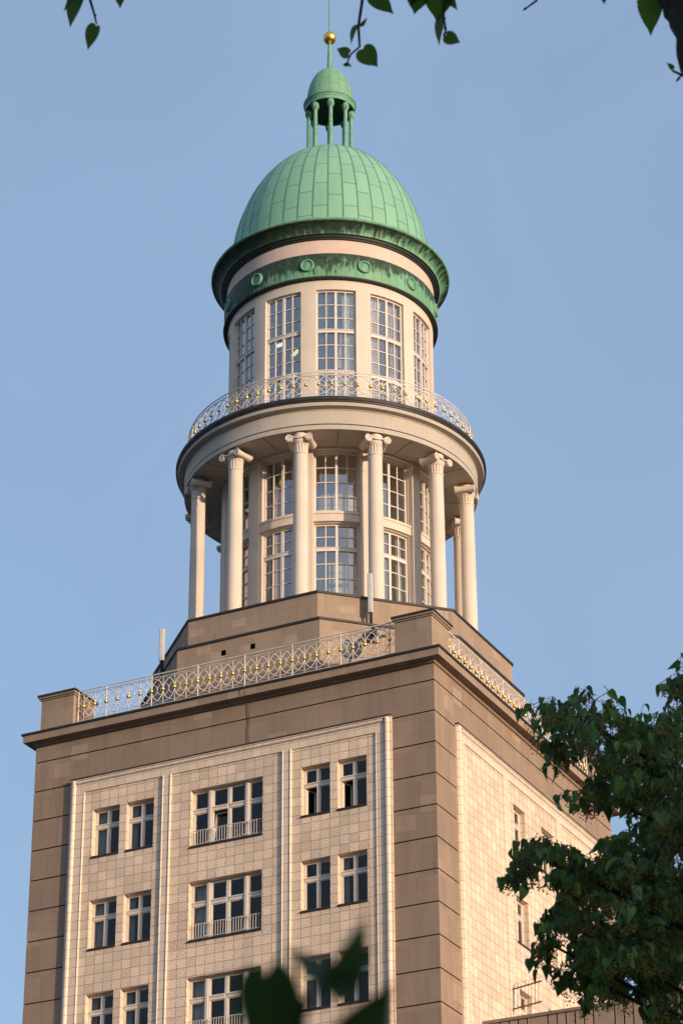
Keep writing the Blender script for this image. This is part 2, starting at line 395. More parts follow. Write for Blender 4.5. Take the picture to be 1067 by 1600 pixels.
# dark floor of each sunk joint is dirty mortar; tiled panels on the four faces
PT = 36.99; PZ0 = 1.5
def quarter_roll(mb, mp, u0, u1, v0, v1, d0, bul, axis='v', n=8):
    """half-round moulding"""
    rows, uvr = [], []
    for i in range(n + 1):
        a = pi * i / n; t = .5 - .5 * cos(a); d = d0 + bul * sin(a)
        if axis == 'v':
            u = u0 + (u1 - u0) * t; rows.append([mp(u, v0, d), mp(u, v1, d)]); uvr.append([(.1, v0), (.1, v1)])
        else:
            v = v0 + (v1 - v0) * t; rows.append([mp(u0, v, d), mp(u1, v, d)]); uvr.append([(u0, .1), (u1, .1)])
    mb.grid(rows, uvr, flip=(axis == 'v'))
FD = H + .045            # tile field
for k in range(4):
    mp = face(k)
    fld = MB(); holed(fld, mp, -5.66, 5.66, PZ0, 36.45, HOLES[k], FD, .30, rev=1)
    p = fld.build('tile_panel', [TILE, PLAIN], T, UP)
    fr = MB()
    for s in (-1, 1):
        def mps(u, v, d, s=s): return mp(u * s, v, d)
        a, b = (5.66, 5.92) if s > 0 else (-5.92, -5.66)
        mbox(fr, mp, a, b, PZ0, 36.75, H, H + .085)
        a, b = (5.60, 5.66) if s > 0 else (-5.66, -5.60)
        quarter_roll(fr, mp, a, b, PZ0, 36.45, FD, .055)
        a, b = (5.92, 6.19) if s > 0 else (-6.19, -5.92)
        mbox(fr, mp, a, b, PZ0, 36.9, H, H + .07)
        mid = (a + b) / 2
        quarter_roll(fr, mp, a + (.02 if s > 0 else .06), b - (.06 if s > 0 else .02), PZ0, 36.9, H + .07, .10)
        # slim pilaster strips between the bays
        c0 = 2.31 * s
        mbox(fr, mp, c0 - .11, c0 + .11, PZ0, 36.45, FD - .02, FD + .055)
        for e in (-1, 1):
            quarter_roll(fr, mp, c0 + e * .145 - .035, c0 + e * .145 + .035, PZ0, 36.45, FD - .002, .085)
    mbox(fr, mp, -5.92, 5.92, 36.45, 36.752, H, H + .087, uo=.09)
    quarter_roll(fr, mp, -5.92, 5.92, 36.752, 36.90, H + .06, .09, 'u'); mbox(fr, mp, -6.19, 6.19, 36.902, 36.93, H, H + .14)
    fr.build('moulding', PLAIN, p, smooth=True, ang=40)
    fl = MB(); mbox(fl, mp, -6.2, 6.2, 36.93, 36.985, H, H + .15)
    fl.build('flashing', FLASH, p)

# rooms behind the openings
def room_box(mb, mp, u0, u1, v0, v1, d0, d1):
    q = mb.quad
    q([mp(u0, v0, d0), mp(u1, v0, d0), mp(u1, v1, d0), mp(u0, v1, d0)])
    q([mp(u0, v0, d0), mp(u0, v0, d1), mp(u0, v1, d1), mp(u0, v1, d0)]); q([mp(u1, v0, d1), mp(u1, v0, d0), mp(u1, v1, d0), mp(u1, v1, d1)])
    q([mp(u0, v0, d1), mp(u0, v0, d0), mp(u1, v0, d0), mp(u1, v0, d1)]); q([mp(u0, v1, d0), mp(u0, v1, d1), mp(u1, v1, d1), mp(u1, v1, d0)])
# casement windows in the block: origin at the opening's lower centre, on the glass plane
def narrow_window(wd, ht, open_left=False):
    f = MB(); hw = wd / 2; b = .065; tz = ht * .635
    mbox(f, flat, -hw, -hw + b, 0, ht, -.05, .04); mbox(f, flat, hw - b, hw, 0, ht, -.05, .04)
    mbox(f, flat, -hw + b, hw - b, 0, b, -.05, .04); mbox(f, flat, -hw + b, hw - b, ht - b, ht, -.05, .04)
    mbox(f, flat, -hw + b, hw - b, tz - .055, tz + .055, -.05, .055); mbox(f, flat, -hw + b, hw - b, tz + .055, tz + .085, -.05, .08)
    mbox(f, flat, -.05, .05, b, tz - .055, -.05, .045); mbox(f, flat, -.05, .05, tz + .085, ht - b, -.05, .045)
    for (u0, u1) in ((-hw + b, -.05), (.05, hw - b)):
        for (v0, v1) in ((b, tz - .055), (tz + .085, ht - b)):
            if open_left and u0 < -.1 and v0 < .2: continue
            for q in ((u0, u0 + .03, v0, v1), (u1 - .03, u1, v0, v1), (u0 + .03, u1 - .03, v0, v0 + .035), (u0 + .03, u1 - .03, v1 - .03, v1)):
                mbox(f, flat, *q, -.04, .025)
    gl = MB()
    def pane(u0, u1, v0, v1): gl.quad([flat(u0, v0, 0), flat(u1, v0, 0), flat(u1, v1, 0), flat(u0, v1, 0)])
    pane(.05, hw - b, b, tz); pane(-hw + b, hw - b, tz, ht - b)
    sash = None
    if open_left:
        sash = MB(); x0 = -hw + b; w0 = hw - b - .06
        def sw(u, v, d):     # casement swung inwards about its outer stile
            a = R(68); return (x0 + u * cos(a) - d * sin(a), u * sin(a) - d * cos(a) + .03, v)
        for q in ((0, .05, b, tz - .06), (w0 - .05, w0, b, tz - .06), (.05, w0 - .05, b, b + .06), (.05, w0 - .05, tz - .12, tz - .06)): mbox(sash, sw, *q, -.02, .02)
    else: pane(-hw + b, -.05, b, tz)
    return f, gl, sash
def wide_window(wd, ht, tilt=False):
    f = MB(); b = .06; tz = ht * .63; hw = wd / 2
    mbox(f, flat, -hw, -hw + b, 0, ht, -.05, .04); mbox(f, flat, hw - b, hw, 0, ht, -.05, .04)
    mbox(f, flat, -hw + b, hw - b, 0, b, -.05, .04); mbox(f, flat, -hw + b, hw - b, ht - b, ht, -.05, .04)
    posts = (-.71, .71)
    for x in posts:
        mbox(f, flat, x - .10, x + .10, b, ht - b, -.05, .06); mbox(f, flat, x - .045, x + .045, b, ht - b, .06, .10)
    cols = [(-hw + b, -.81), (-.61, -.055), (.055, .61), (.81, hw - b)]
    mbox(f, flat, -.055, .055, b, ht - b, -.05, .045)
    for (u0, u1) in cols:
        mbox(f, flat, u0, u1, tz - .055, tz + .055, -.05, .055); mbox(f, flat, u0, u1, tz + .055, tz + .09, -.05, .08)
        for (v0, v1) in ((b, tz - .055), (tz + .09, ht - b)):
            if tilt and -.7 < u0 < -.5 and v0 < .2: continue
            for q in ((u0, u0 + .03, v0, v1), (u1 - .03, u1, v0, v1), (u0 + .03, u1 - .03, v0, v0 + .035), (u0 + .03, u1 - .03, v1 - .03, v1)):
                mbox(f, flat, *q, -.04, .025)
    gl = MB(); sash = None
    for (u0, u1) in cols:
        for (v0, v1) in ((b, tz), (tz, ht - b)):
            if tilt and -.7 < u0 < -.5 and v0 < .2: continue
            gl.quad([flat(u0, v0, 0), flat(u1, v0, 0), flat(u1, v1, 0), flat(u0, v1, 0)])
    if tilt:
        sash = MB(); u0, u1 = cols[1]; hh = tz - .06 - b
        def tl(u, v, d):
            a = R(9); return (u, v * sin(a) - d * cos(a), b + v * cos(a) + d * sin(a))
        for q in ((u0, u0 + .05, 0, hh), (u1 - .05, u1, 0, hh), (u0 + .05, u1 - .05, 0, .06), (u0 + .05, u1 - .05, hh - .05, hh)): mbox(sash, tl, *q, -.02, .025)
        gl.quad([tl(u0 + .05, .06, 0), tl(u1 - .05, .06, 0), tl(u1 - .05, hh - .05, 0), tl(u0 + .05, hh - .05, 0)])
    # low guard rail in front of the panes
    r = MB()
    for (u0, u1) in ((-hw + .03, -.80), (-.60, .60), (.80, hw - .03)):
        r.tube([flat(u0, .58, .16), flat(u1, .58, .16)], .014, 5); r.tube([flat(u0, .09, .16), flat(u1, .09, .16)], .012, 5)
        n = 6 if u1 - u0 < 1 else 13
        for i in range(n):
            x = u0 + .02 + (u1 - u0 - .04) * i / (n - 1); r.tube([flat(x, .09, .16), flat(x, .58, .16)], .0085, 4)
    for x in posts:
        for z in (.12, .55):
            r.tube([flat(x - .11, z, .16), flat(x + .11, z, .16)], .022, 5); r.tube([flat(x, z, .09), flat(x, z, .17)], .03, 6)
    return f, gl, sash, r
def curtain(u0, u1, v0, v1, d, mp=flat, waves=9, amp=.03, n=40, gather=0.0):
    c = MB(); rows = []
    for i in range(9):
        t = i / 8; v = v1 + (v0 - v1) * t; row = []
        for k in range(n + 1):
            s = k / n; uu = u0 + (u1 - u0) * s * (1 - gather * sin(pi * min(1, t * 1.1)) * .6)
            row.append(mp(uu, v, d + amp * sin(2 * pi * waves * s + .5 * sin(3 * t))))
        rows.append(row)
    c.grid(rows, flip=True); return c
PROTO = {}
for k in (0, 1):
    mp = face(k)
    for h in HOLES[k]:
        wd, ht = h[1] - h[0], h[3] - h[2]; row = h[5]
        cx = (h[0] + h[1]) / 2
        op = h[4] == 'n' and row == 0 and cx > 2
        tl = h[4] == 'w' and row == 0
        key = (h[4], op, tl)
        pos = Vector(mp(cx, h[2], FD - .245)) + Vector(UP)
        if key not in PROTO:
            parts = wide_window(wd, ht, tl) if h[4] == 'w' else narrow_window(wd, ht, op) + (None,)
            win = parts[0].build('window', FRAMEB, T, pos, k * pi / 2)
            sub = [parts[1].build('pane', GLASS, win)]
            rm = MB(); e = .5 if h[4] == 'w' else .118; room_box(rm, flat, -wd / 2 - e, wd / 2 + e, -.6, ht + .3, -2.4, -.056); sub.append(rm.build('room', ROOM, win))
            if parts[2]: sub.append(parts[2].build('casement', FRAMEB, win))
            if parts[3]: sub.append(parts[3].build('guard_rail', RAIL, win))
            sl_ = MB(); hw = wd / 2
            mbox(sl_, flat, -hw, hw, -.03, .022, -.06, .26)
            mbox(sl_, flat, -hw - .02, hw + .02, -.055, -.02, .247, .295)
            sub.append(sl_.build('sill', FLASH, win))
            PROTO[key] = (win, sub)
        else:
            w0, sub0 = PROTO[key]; win = w0.copy(); COL.objects.link(win); win.location = pos; win.rotation_euler = (0, 0, k * pi / 2)
            for q in sub0:
                c = q.copy(); COL.objects.link(c); c.parent = win
        rr = random.random()
        if h[4] == 'w' and row in (1, 2): curtain(-hw + .1 - .9, -.85, .05, ht - .05, -.16).build('curtain', CURTW, win, smooth=True)
        elif h[4] != 'w' and rr < .45 and not op:
            curtain(-wd / 2 + .05, -wd / 2 + .05 + (.2 if rr < .3 else .42), .05, ht - .05, -.14, waves=5).build('curtain', CURTW, win, smooth=True)

# cornice of the block
def square_ring(mb, prof, n=4):
    """profile (half width, z) swept round the square plan"""
    rows = []; uvr = []
    for (r, z) in prof:
        rows.append([(-r, -r, z), (r, -r, z), (r, r, z), (-r, r, z)]); uvr.append([(0, z)] * 4)
    for i in range(len(prof) - 1):
        for k in range(4):
            mp = face(k); (ra, za), (rb, zb) = prof[i], prof[i + 1]
            mb.quad([mp(-ra, za, ra), mp(ra, za, ra), mp(rb, zb, rb), mp(-rb, zb, rb)], [(-ra, za), (ra, za), (rb, zb + abs(rb - ra)), (-rb, zb + abs(rb - ra))])
c = MB(); square_ring(c, [(7.70, 38.50), (7.72, 38.56), (7.79, 38.585), (7.83, 38.66), (8.09, 38.67), (8.10, 38.93), (7.6, 38.95)])
cor = c.build('cornice', STONE2, T, UP)
c = MB(); square_ring(c, [(8.10, 38.93), (8.15, 38.93), (8.155, 39.0), (7.84, 39.03), (7.83, 39.10), (4.0, 39.12)])
c.build('flashing', FLASH, cor)
c = MB(); square_ring(c, [(7.75, 38.52), (7.705, 38.52), (7.70, 38.50)]); c.build('shadow_joint', FLASH, cor)
# corner pedestals
for sx in (-1, 1):
    for sy in (-1, 1):
        p = MB(); x, y = 7.0 * sx, 7.0 * sy
        p.box(x - .67, x + .67, y - .67, y + .67, 39.0, 40.36); o = p.build('pedestal', STONE2, T, UP)
        p = MB(); p.box(x - .71, x + .71, y - .71, y + .71, 40.36, 40.42); p.box(x - .76, x + .76, y - .76, y + .76, 40.42, 40.485); p.build('cap', STONE2, o)
        p = MB(); p.box(x - .79, x + .79, y - .79, y + .79, 40.485, 40.56); p.build('flashing', FLASH, o)
# railings: interlaced rings and gilded knobs
def railing(mp, u0, n, du, zc, big, small, zt, zb, d, cs=28, post=4, seg_rail=None, rr=.016):
    mb = MB(); us = [u0 + du * i for i in range(n + 1)]
    N = seg_rail or 1
    path = lambda z, off=0: [mp(us[0] + (us[-1] - us[0]) * i / N, z, d + off) for i in range(N + 1)]
    mb.tube(path(zt), .026, 6); mb.tube(path(zt - .115), .017, 5); mb.tube(path(zb), .017, 5)
    sc = big[0] / du
    for i in range(n):
        c = us[i] + du / 2
        if not (i == 0 or i == n - 1) or seg_rail:
            mb.tube([mp(c + big[0] * cos(2 * pi * k / cs), zc + big[1] * sin(2 * pi * k / cs), d) for k in range(cs)], rr, 4, closed=True)
        else:
            r_ = [mp(c + big[0] * cos(t), zc + big[1] * sin(t), d) for t in [(-pi / 2 + pi * k / 14) if i == 0 else (pi / 2 + pi * k / 14) for k in range(15)]]
            mb.tube(r_, rr, 4)
        mb.tube([mp(c + small[0] * cos(2 * pi * k / 20), zc + small[1] * sin(2 * pi * k / 20), d + .006) for k in range(20)], rr * .7, 4, closed=True)
        th = .024 if i % post == 2 else .012
        mb.tube([mp(c, zb - .25, d - .004), mp(c, zt - (0 if i % post == 2 else .115), d - .004)], th, 5)
    return mb
BALL = MB(); BALL.ball((0, 0, 0), .076, 14, 9)
knob_me = None
def knob(parent, p):
    global knob_me
    if knob_me is None:
        o = BALL.build('gilded_knob', GOLD, parent, p, smooth=True, ang=80); knob_me = o.data
    else: link('gilded_knob', knob_me, parent, p)
rl = None
for k in range(4):
    mp = face(0); n, du = 27, 12.5 / 27
    if rl is None:
        mb = railing(mp, -6.25, n, du, 39.90, (du, .46), (du / 2, .225), 40.52, 39.36, 7.48)
        for s in (-1, 1): mb.tube([mp(6.24 * s, 39.05, 7.48), mp(6.24 * s, 40.52, 7.48)], .024, 5)
        o = mb.build('railing', RAIL, T, UP, 0, smooth=True, ang=60); rl = o.data
    else: o = link('railing', rl, T, UP, k * pi / 2)
    if k < 2:
        for i in range(n): knob(o, mp(-6.25 + du * (i + .5), 39.90, 7.5))

# stepped octagonal base
def octa(S, c): return [(-c, -S), (c, -S), (S, -c), (S, c), (c, S), (-c, S), (-S, c), (-S, -c)]
def octa_prism(mb, S, c, z0, z1, top=True):
    P = octa(S, c); acc = 0
    for i in range(8):
        a, b = P[i], P[(i + 1) % 8]; L = math.hypot(a[0] - b[0], a[1] - b[1])
        mb.quad([(*a, z0), (*b, z0), (*b, z1), (*a, z1)], [(acc, z0), (acc + L, z0), (acc + L, z1), (acc, z1)]); acc += L + .37
    if top: mb.ngon([(*q, z1) for q in P])
    mb.ngon([(*q, z0) for q in P], True)
for (S, c, z0, z1) in ((6.47, 2.84, 39.0, 41.80), (6.16, 2.60, 41.8, 43.01)):
    b = MB(); octa_prism(b, S, c, z0, z1); o = b.build('stepped_base', STONE2, T, UP)
    e = .05; b = MB(); octa_prism(b, S + e, c + e * .42, z1 + .002, z1 + .085); b.build('coping', FLASH, o)
ho = MB()
for x in (-.95, .22):
    room_box(ho, face(0), x - .09, x + .09, 41.22, 41.42, 6.47, 6.476)
ho.build('vent_hole', BLACK, T, UP)
# little floor of the colonnade
fl = MB(); fl.lathe([(6.0, 42.9), (6.0, 43.10), (5.7, 43.12), (0.01, 43.12)], 64); fl.build('terrace', STONE2, T, UP, smooth=True)

# lower drum
N12 = 12; W1 = R(23.6)
def bay(k): return R(30 * k)
BT = 50.24
lower_holes = []
for k in range(N12):
    lower_holes += [(bay(k) - W1 / 2, bay(k) + W1 / 2, 47.66, 50.13), (bay(k) - W1 / 2, bay(k) + W1 / 2, 43.3, 47.13)]
cu = [R(-15 + 2.5 * i) for i in range(145)]
dw = MB(); holed(dw, cyl, R(-15), R(345), 43.1, BT, lower_holes, 4.06, .20, cuts_u=cu)
for k in range(N12):
    mbox(dw, cyl, bay(k) + R(15 - 3.0), bay(k) + R(15 + 3.0), 43.1, BT, 4.0, 4.28, 3)      # pilasters
    mbox(dw, cyl, bay(k) - R(11.96), bay(k) + R(11.96), 47.17, 47.47, 4.0, 4.17, 8)           # spandrel band
    mbox(dw, cyl, bay(k) - R(11.97), bay(k) + R(11.97), 47.47, 47.56, 4.0, 4.20, 8)
    mbox(dw, cyl, bay(k) - R(11.96), bay(k) + R(11.96), 50.17, 50.239, 4.0, 4.22, 8)
drum = dw.build('drum_wall', WHITE, T, UP, smooth=True, ang=25)
def glazing(a, z0, z1, rowz, r, trans=(), nseg=6, bw=.019, bh=.016):
    """curved window: outer frame, thick middle mullion, four columns of panes"""
    f = MB(); h = a / 2; fw = .055 / r
    mbox(f, cyl, -h, -h + fw, z0, z1, r - .05, r + .05); mbox(f, cyl, h - fw, h, z0, z1, r - .05, r + .05)
    mbox(f, cyl, -h + fw, h - fw, z0, z0 + .06, r - .05, r + .05, nseg); mbox(f, cyl, -h + fw, h - fw, z1 - .06, z1, r - .05, r + .05, nseg)
    mw = .045 / r; mbox(f, cyl, -mw, mw, z0 + .06, z1 - .06, r - .05, r + .055)
    for s in (-1, 1):
        c = s * (h - fw + mw) / 2; mbox(f, cyl, c - bw / r / 1.0, c + bw / r / 1.0, z0 + .06, z1 - .06, r - .03, r + .035)
    for z in rowz:
        for (a0, a1) in ((-h + fw, -(h - fw + mw) / 2 - bw / r), (-(h - fw + mw) / 2 + bw / r, -mw), (mw, (h - fw + mw) / 2 - bw / r), ((h - fw + mw) / 2 + bw / r, h - fw)):
            mbox(f, cyl, a0, a1, z - bh / 2 - .008, z + bh / 2 + .008, r - .03, r + .030, 2)
    for z in trans: mbox(f, cyl, -h + fw, h - fw, z - .06, z + .06, r - .05, r + .062, nseg); mbox(f, cyl, -h + fw, h - fw, z + .06, z + .09, r - .05, r + .085, nseg)
    gl = MB()
    for i in range(4):
        c0 = [-h + fw, -(h - fw + mw) / 2, 0, (h - fw + mw) / 2, h - fw]
        gl.quad([cyl(c0[i], z0, r), cyl(c0[i + 1], z0, r), cyl(c0[i + 1], z1, r), cyl(c0[i], z1, r)])
    return f, gl
def drum_windows(a, z0, z1, rowz, r, trans=()):
    f, gl = glazing(a, z0, z1, rowz, r, trans); first = None; res = []
    for k in range(N12):
        if first is None:
            o = f.build('window', FRAME, T, UP, bay(k)); p = gl.build('pane', GLASSD, o); first = (o.data, p.data)
        else:
            o = link('window', first[0], T, UP, bay(k)); link('pane', first[1], o)
        res.append(o)
    return res
hz = (50.13 - 47.66) / 4
w_up = drum_windows(W1, 47.66, 50.13, [47.66 + hz * i for i in (1, 2, 3)], 3.90)
w_lo = drum_windows(W1, 43.3, 47.13, [46.62, 45.52, 44.92, 44.32, 43.72], 3.90, (46.10,))
# rooms inside: floors, a core, warm plaster
cr = MB(); cr.lathe([(1.6, 43.2), (1.6, 57.5)], 24); cr.build('core', ROOML, T, UP, smooth=True)
for z in (47.40, 50.2, 51.46, 57.45):
    cr = MB(); cr.lathe([(0.01, z - .08), (3.85, z - .08), (3.85, z), (0.01, z)], 48); cr.build('floor', ROOML, T, UP)
for k in (0, 1, 2):
    for s in (-1, 1):
        if random.random() < .8:
            curtain(s * R(10.5), s * R(10.5 - random.choice((2.5, 4))), 43.4, 47.1, 3.72, cyl, 5).build('curtain', CURT, w_lo[k], smooth=True)
# columns of the ring
prof = [(.34, 43.1), (.34, 43.2), (.31, 43.25), (.33, 43.32), (.30, 43.4), (.285, 43.5), (.285, 45.3), (.278, 47), (.262, 49.36)]
shaft = MB(); shaft.lathe(prof, 32)
cap = MB()
cap.lathe([(.262, 49.34), (.285, 49.36), (.285, 49.41), (.268, 49.42)], 32)
# fluted necking
rows = []
for z in (49.42, 49.46, 49.72, 49.75):
    row = []
    for i in range(128):
        ph = i % 8; deep = .0 if (ph < 3 or z < 49.44 or z > 49.74) else .032
        a = 2 * pi * i / 128; r = .262 + (z - 49.42) * .04 - deep; row.append((r * sin(a), -r * cos(a), z))
    rows.append(row)
cap.grid(rows, closed=True)
cap.lathe([(.275, 49.75), (.30, 49.80), (.335, 49.86), (.33, 49.92), (.29, 49.95), (.29, 50.20), (.01, 50.20)], 32)
# two rolled bolsters with volutes at both ends and the sagging band between them
for s in (-1, 1):
    pts = [(s * (.365), y, 49.93) for y in (-.37, -.33, -.2, 0, .2, .33, .37)]
    cap.tube(pts, [.145, .14, .12, .108, .12, .14, .145], 16)
    for e in (-1, 1):
        sp = []
        for i in range(26):
            t = i / 25; a = pi / 2 - s * e * 0 - s * 2 * pi * 1.4 * t; r = .125 * (1 - t) + .025
            sp.append((s * .365 + r * cos(a), e * .375, 49.93 + r * sin(a)))
        cap.tube(sp, .017, 5)
        band = []
for e in (-1, 1):
    rows = []
    for i in range(17):
        t = -1 + 2 * i / 16; x = .37 * t; z = 50.075 - .13 * (1 - t * t) ** 1.0
        rows.append([(x, e * .33, z - .05), (x, e * .385, z - .04), (x, e * .385, z + .0), (x, e * .31, z + .02)])
    cap.grid(rows, flip=(e > 0))
first = None
for k in range(12):
    a = R(15 + 30 * k); pos = (5.25 * sin(a), -5.25 * cos(a), ZO)
    if first is None:
        o = shaft.build('column', WHITE, T, pos, a, smooth=True); c = cap.build('capital', WHITE, o, smooth=True, ang=40); first = (o.data, c.data)
    else: o = link('column', first[0], T, pos, a); c = link('capital', first[1], o)
# entablature ring
r = MB(); r.lathe([(4.0, 50.24), (5.58, 50.24), (5.60, 50.20), (5.62, 50.20), (5.63, 50.38), (5.585, 50.39), (5.58, 50.425), (5.625, 50.43), (5.63, 50.99), (5.66, 51.00), (5.66, 51.03), (5.80, 51.05), (5.87, 51.06), (5.89, 51.19), (5.85, 51.20)], 144)
ring = r.build('entablature', GREYW, T, UP, smooth=True, ang=25)
r = MB(); r.lathe([(5.85, 51.20), (5.93, 51.20), (5.94, 51.26), (5.97, 51.27), (5.975, 51.38), (5.95, 51.42), (5.6, 51.43), (4.0, 51.45)], 144)
r.build('flashing', FLASH, ring, smooth=True, ang=25)
r = MB(); r.lathe([(5.578, 50.385), (5.588, 50.385), (5.588, 50.43), (5.578, 50.43)], 144); r.build('shadow_joint', FLASH, ring, smooth=True)
sj = MB()
for k in range(12):
    a = R(30 * k); mbox(sj, cyl, a - .002, a + .002, 50.234, 50.241, 4.35, 5.57)
sj.build('soffit_joint', FLASH, ring)
v = MB(); mbox(v, cyl, R(73), R(77), 50.22, 50.241, 4.62, 4.95); v.build('vent_hole', BLACK, ring)
nb = 72; mb = railing(cyl, 0, nb, 2 * pi / nb, 52.17, (2 * pi / nb, .40), (pi / nb, .20), 52.70, 51.68, 5.50, 24, 6, 144)
rr_ = mb.build('railing', RAIL, T, UP, smooth=True, ang=60)
rest = MB()
for i in range(nb):
    a = 2 * pi / nb * (i + .5); p = cyl(a, 52.17, 5.515)
    if math.cos(a - R(27)) > -.02: knob(rr_, p)
    else: rest.ball(p, .075, 8, 6)
tag(rest.build('gilded_knob', GOLD, rr_, smooth=True), kind='stuff')

# upper drum
W2 = R(21.6); uh = [(bay(k) - W2 / 2, bay(k) + W2 / 2, 51.55, 57.24) for k in range(12)]
dw = MB(); holed(dw, cyl, R(-15), R(345), 51.43, 57.68, uh, 4.05, .20, cuts_u=cu)
for k in range(12): mbox(dw, cyl, bay(k) + R(10.95), bay(k) + R(19.05), 51.43, 57.26, 4.0, 4.062, 4)
dw.build('drum_wall', WHITE, T, UP, smooth=True, ang=25)
hz = .565
w_top = drum_windows(W2, 51.55, 57.24, [56.62, 56.03, 54.83, 54.25, 53.06, 52.4], 3.89, (55.43, 53.62))
for k, sides in ((0, ((-1, 2), (1, 4))), (1, ((-1, 8), (1, 8))), (2, ((-1, 9), (1, 9))), (3, ((-1, 6), (1, 6))), (11, ((1, 5), (-1, 5)))):
    for s, wd in sides:
        curtain(s * R(10.6), s * R(10.6 - wd), 51.7, 57.2, 3.70, cyl, 6, .035, 44, .5).build('curtain', CURTW if k in (2, 3) else CURT, w_top[k], smooth=True)
# frieze with medallions, moulding, upper band, gutter
f = MB(); f.lathe([(4.20, 57.74), (4.215, 57.78), (4.225, 58.74), (4.20, 58.79), (4.10, 58.80)], 144)
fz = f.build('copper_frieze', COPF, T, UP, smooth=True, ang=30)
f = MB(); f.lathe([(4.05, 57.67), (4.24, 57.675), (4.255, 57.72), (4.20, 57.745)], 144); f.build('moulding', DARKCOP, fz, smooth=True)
md = MB()
def disc(mp_prof, n=28):
    rows = [[(q * cos(2 * pi * i / n), -4.222 - y, 58.25 + q * sin(2 * pi * i / n)) for i in range(n)] for (q, y) in mp_prof]
    md.grid(rows, closed=True)
disc([(.275, -.05), (.275, .05), (.25, .085), (.215, .085), (.19, .05), (.18, .02), (.15, .03), (.08, .06), (.001, .07)])
me = None
for k in range(12):
    a = R(15 + 30 * k)
    if me is None: o = md.build('medallion', COPP, fz, (0, 0, 0), a, smooth=True, ang=50); me = o.data
    else: link('medallion', me, fz, (0, 0, 0), a)
b = MB(); b.lathe([(4.12, 58.795), (4.12, 59.46)], 144)
for k in range(12): mbox(b, cyl, bay(k) + .15 - .0015, bay(k) + .15 + .0015, 58.80, 59.45, 4.10, 4.117)
b.build('upper_band', PINK, T, UP, smooth=True)
gt = MB(); gt.lathe([(4.36, 59.60), (4.37, 59.66), (4.41, 59.74), (4.48, 59.82), (4.57, 59.90), (4.66, 59.95), (4.72, 59.97), (4.725, 60.0)], 144)
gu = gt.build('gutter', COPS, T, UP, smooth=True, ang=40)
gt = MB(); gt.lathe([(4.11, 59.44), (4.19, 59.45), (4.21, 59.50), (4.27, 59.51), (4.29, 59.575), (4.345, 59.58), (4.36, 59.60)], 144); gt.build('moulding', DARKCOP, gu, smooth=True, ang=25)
gt = MB(); gt.lathe([(4.725, 60.0), (4.755, 60.02), (4.765, 60.07), (4.74, 60.11), (4.68, 60.13), (4.02, 60.24)], 144); gt.build('lip', COPP, gu, smooth=True, ang=50)
# dome
DA, DB, DZ = 4.03, 6.12, 60.12
d = MB(); d.lathe([(DA * cos(t), DZ + DB * sin(t)) for t in [R(88.5) * i / 44 for i in range(45)]], 168, smooth_v=True)
for k in range(42):     # standing seams
    a = 2 * pi * k / 42; rows = []
    for i in range(33):
        t = R(82) * i / 32; rr, zz = DA * cos(t), DZ + DB * sin(t); wv = .016; hgt = .016
        ca, sa = cos(a), sin(a)
        def q(off, up): return ((rr + up) * sa + off * ca, -(rr + up) * ca + off * sa, zz + up * .3)
        rows.append([q(-wv, 0), q(-wv * .6, hgt), q(wv * .6, hgt), q(wv, 0)])
    d.grid(rows, [[(a + .003, i * .2)] * 4 for i in range(33)])
d.build('dome', COPD, T, UP, smooth=True, ang=50)
# lantern
lb = MB(); lb.lathe([(.98, 66.0), (.98, 66.1), (.90, 66.16), (.01, 66.2)], 48); lan = lb.build('lantern', COPP, T, UP, smooth=True)
lc = MB(); lc.lathe([(.12, 66.0), (.12, 66.2), (.092, 66.24), (.088, 67.3), (.080, 68.12), (.10, 68.14), (.10, 68.17), (.085, 68.19), (.09, 68.24), (.135, 68.30), (.15, 68.36), (.14, 68.42), (.12, 68.44), (.13, 68.51)], 18)
for i in range(8):
    a = 2 * pi * i / 8; lc.tube([(.10 * cos(a), .10 * sin(a), 68.2), (.145 * cos(a), .145 * sin(a), 68.33), (.13 * cos(a), .13 * sin(a), 68.43)], .022, 5)
me = None
for k in range(8):
    a = R(29 + 45 * k); p = (.87 * sin(a), -.87 * cos(a), 0)
    if me is None: o = lc.build('lantern_column', COPP, lan, p, smooth=True); me = o.data
    else: link('lantern_column', me, lan, p)
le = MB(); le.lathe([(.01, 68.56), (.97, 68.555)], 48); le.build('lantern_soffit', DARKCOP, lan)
le = MB(); le.lathe([(.96, 68.56), (.97, 68.50), (1.01, 68.50), (1.02, 68.66), (1.04, 68.67), (1.05, 68.73), (1.09, 68.76), (1.10, 68.82), (1.07, 68.86), (1.04, 68.87), (1.04, 68.92), (1.0, 68.94), (.95, 68.96)], 64)
le.build('lantern_cornice', COPP, lan, smooth=True, ang=28)
ld = MB(); ld.lathe([(.955 * cos(t), 68.96 + 1.68 * sin(t)) for t in [R(86) * i / 20 for i in range(21)]], 84)
ld.build('lantern_dome', COPL, lan, smooth=True, ang=50)
s = MB(); s.lathe([(.18, 70.50), (.125, 70.62), (.09, 71.4), (.065, 72.05)], 20); sp = s.build('spire', COPP, T, UP, smooth=True)
s = MB(); s.lathe([(.05, 72.5), (.036, 72.7), (.03, 74), (.018, 76.5), (.001, 77)], 12); s.build('rod', COPP, sp, smooth=True)
s = MB(); s.lathe([(.06, 71.98), (.10, 72.0), (.07, 72.05)], 20); s.ball((0, 0, 72.31), .287, 32, 20); s.lathe([(.06, 72.58), (.05, 72.64), (.03, 72.66)], 16)
s.build('gilded_ball', GOLD, sp, smooth=True, ang=60)

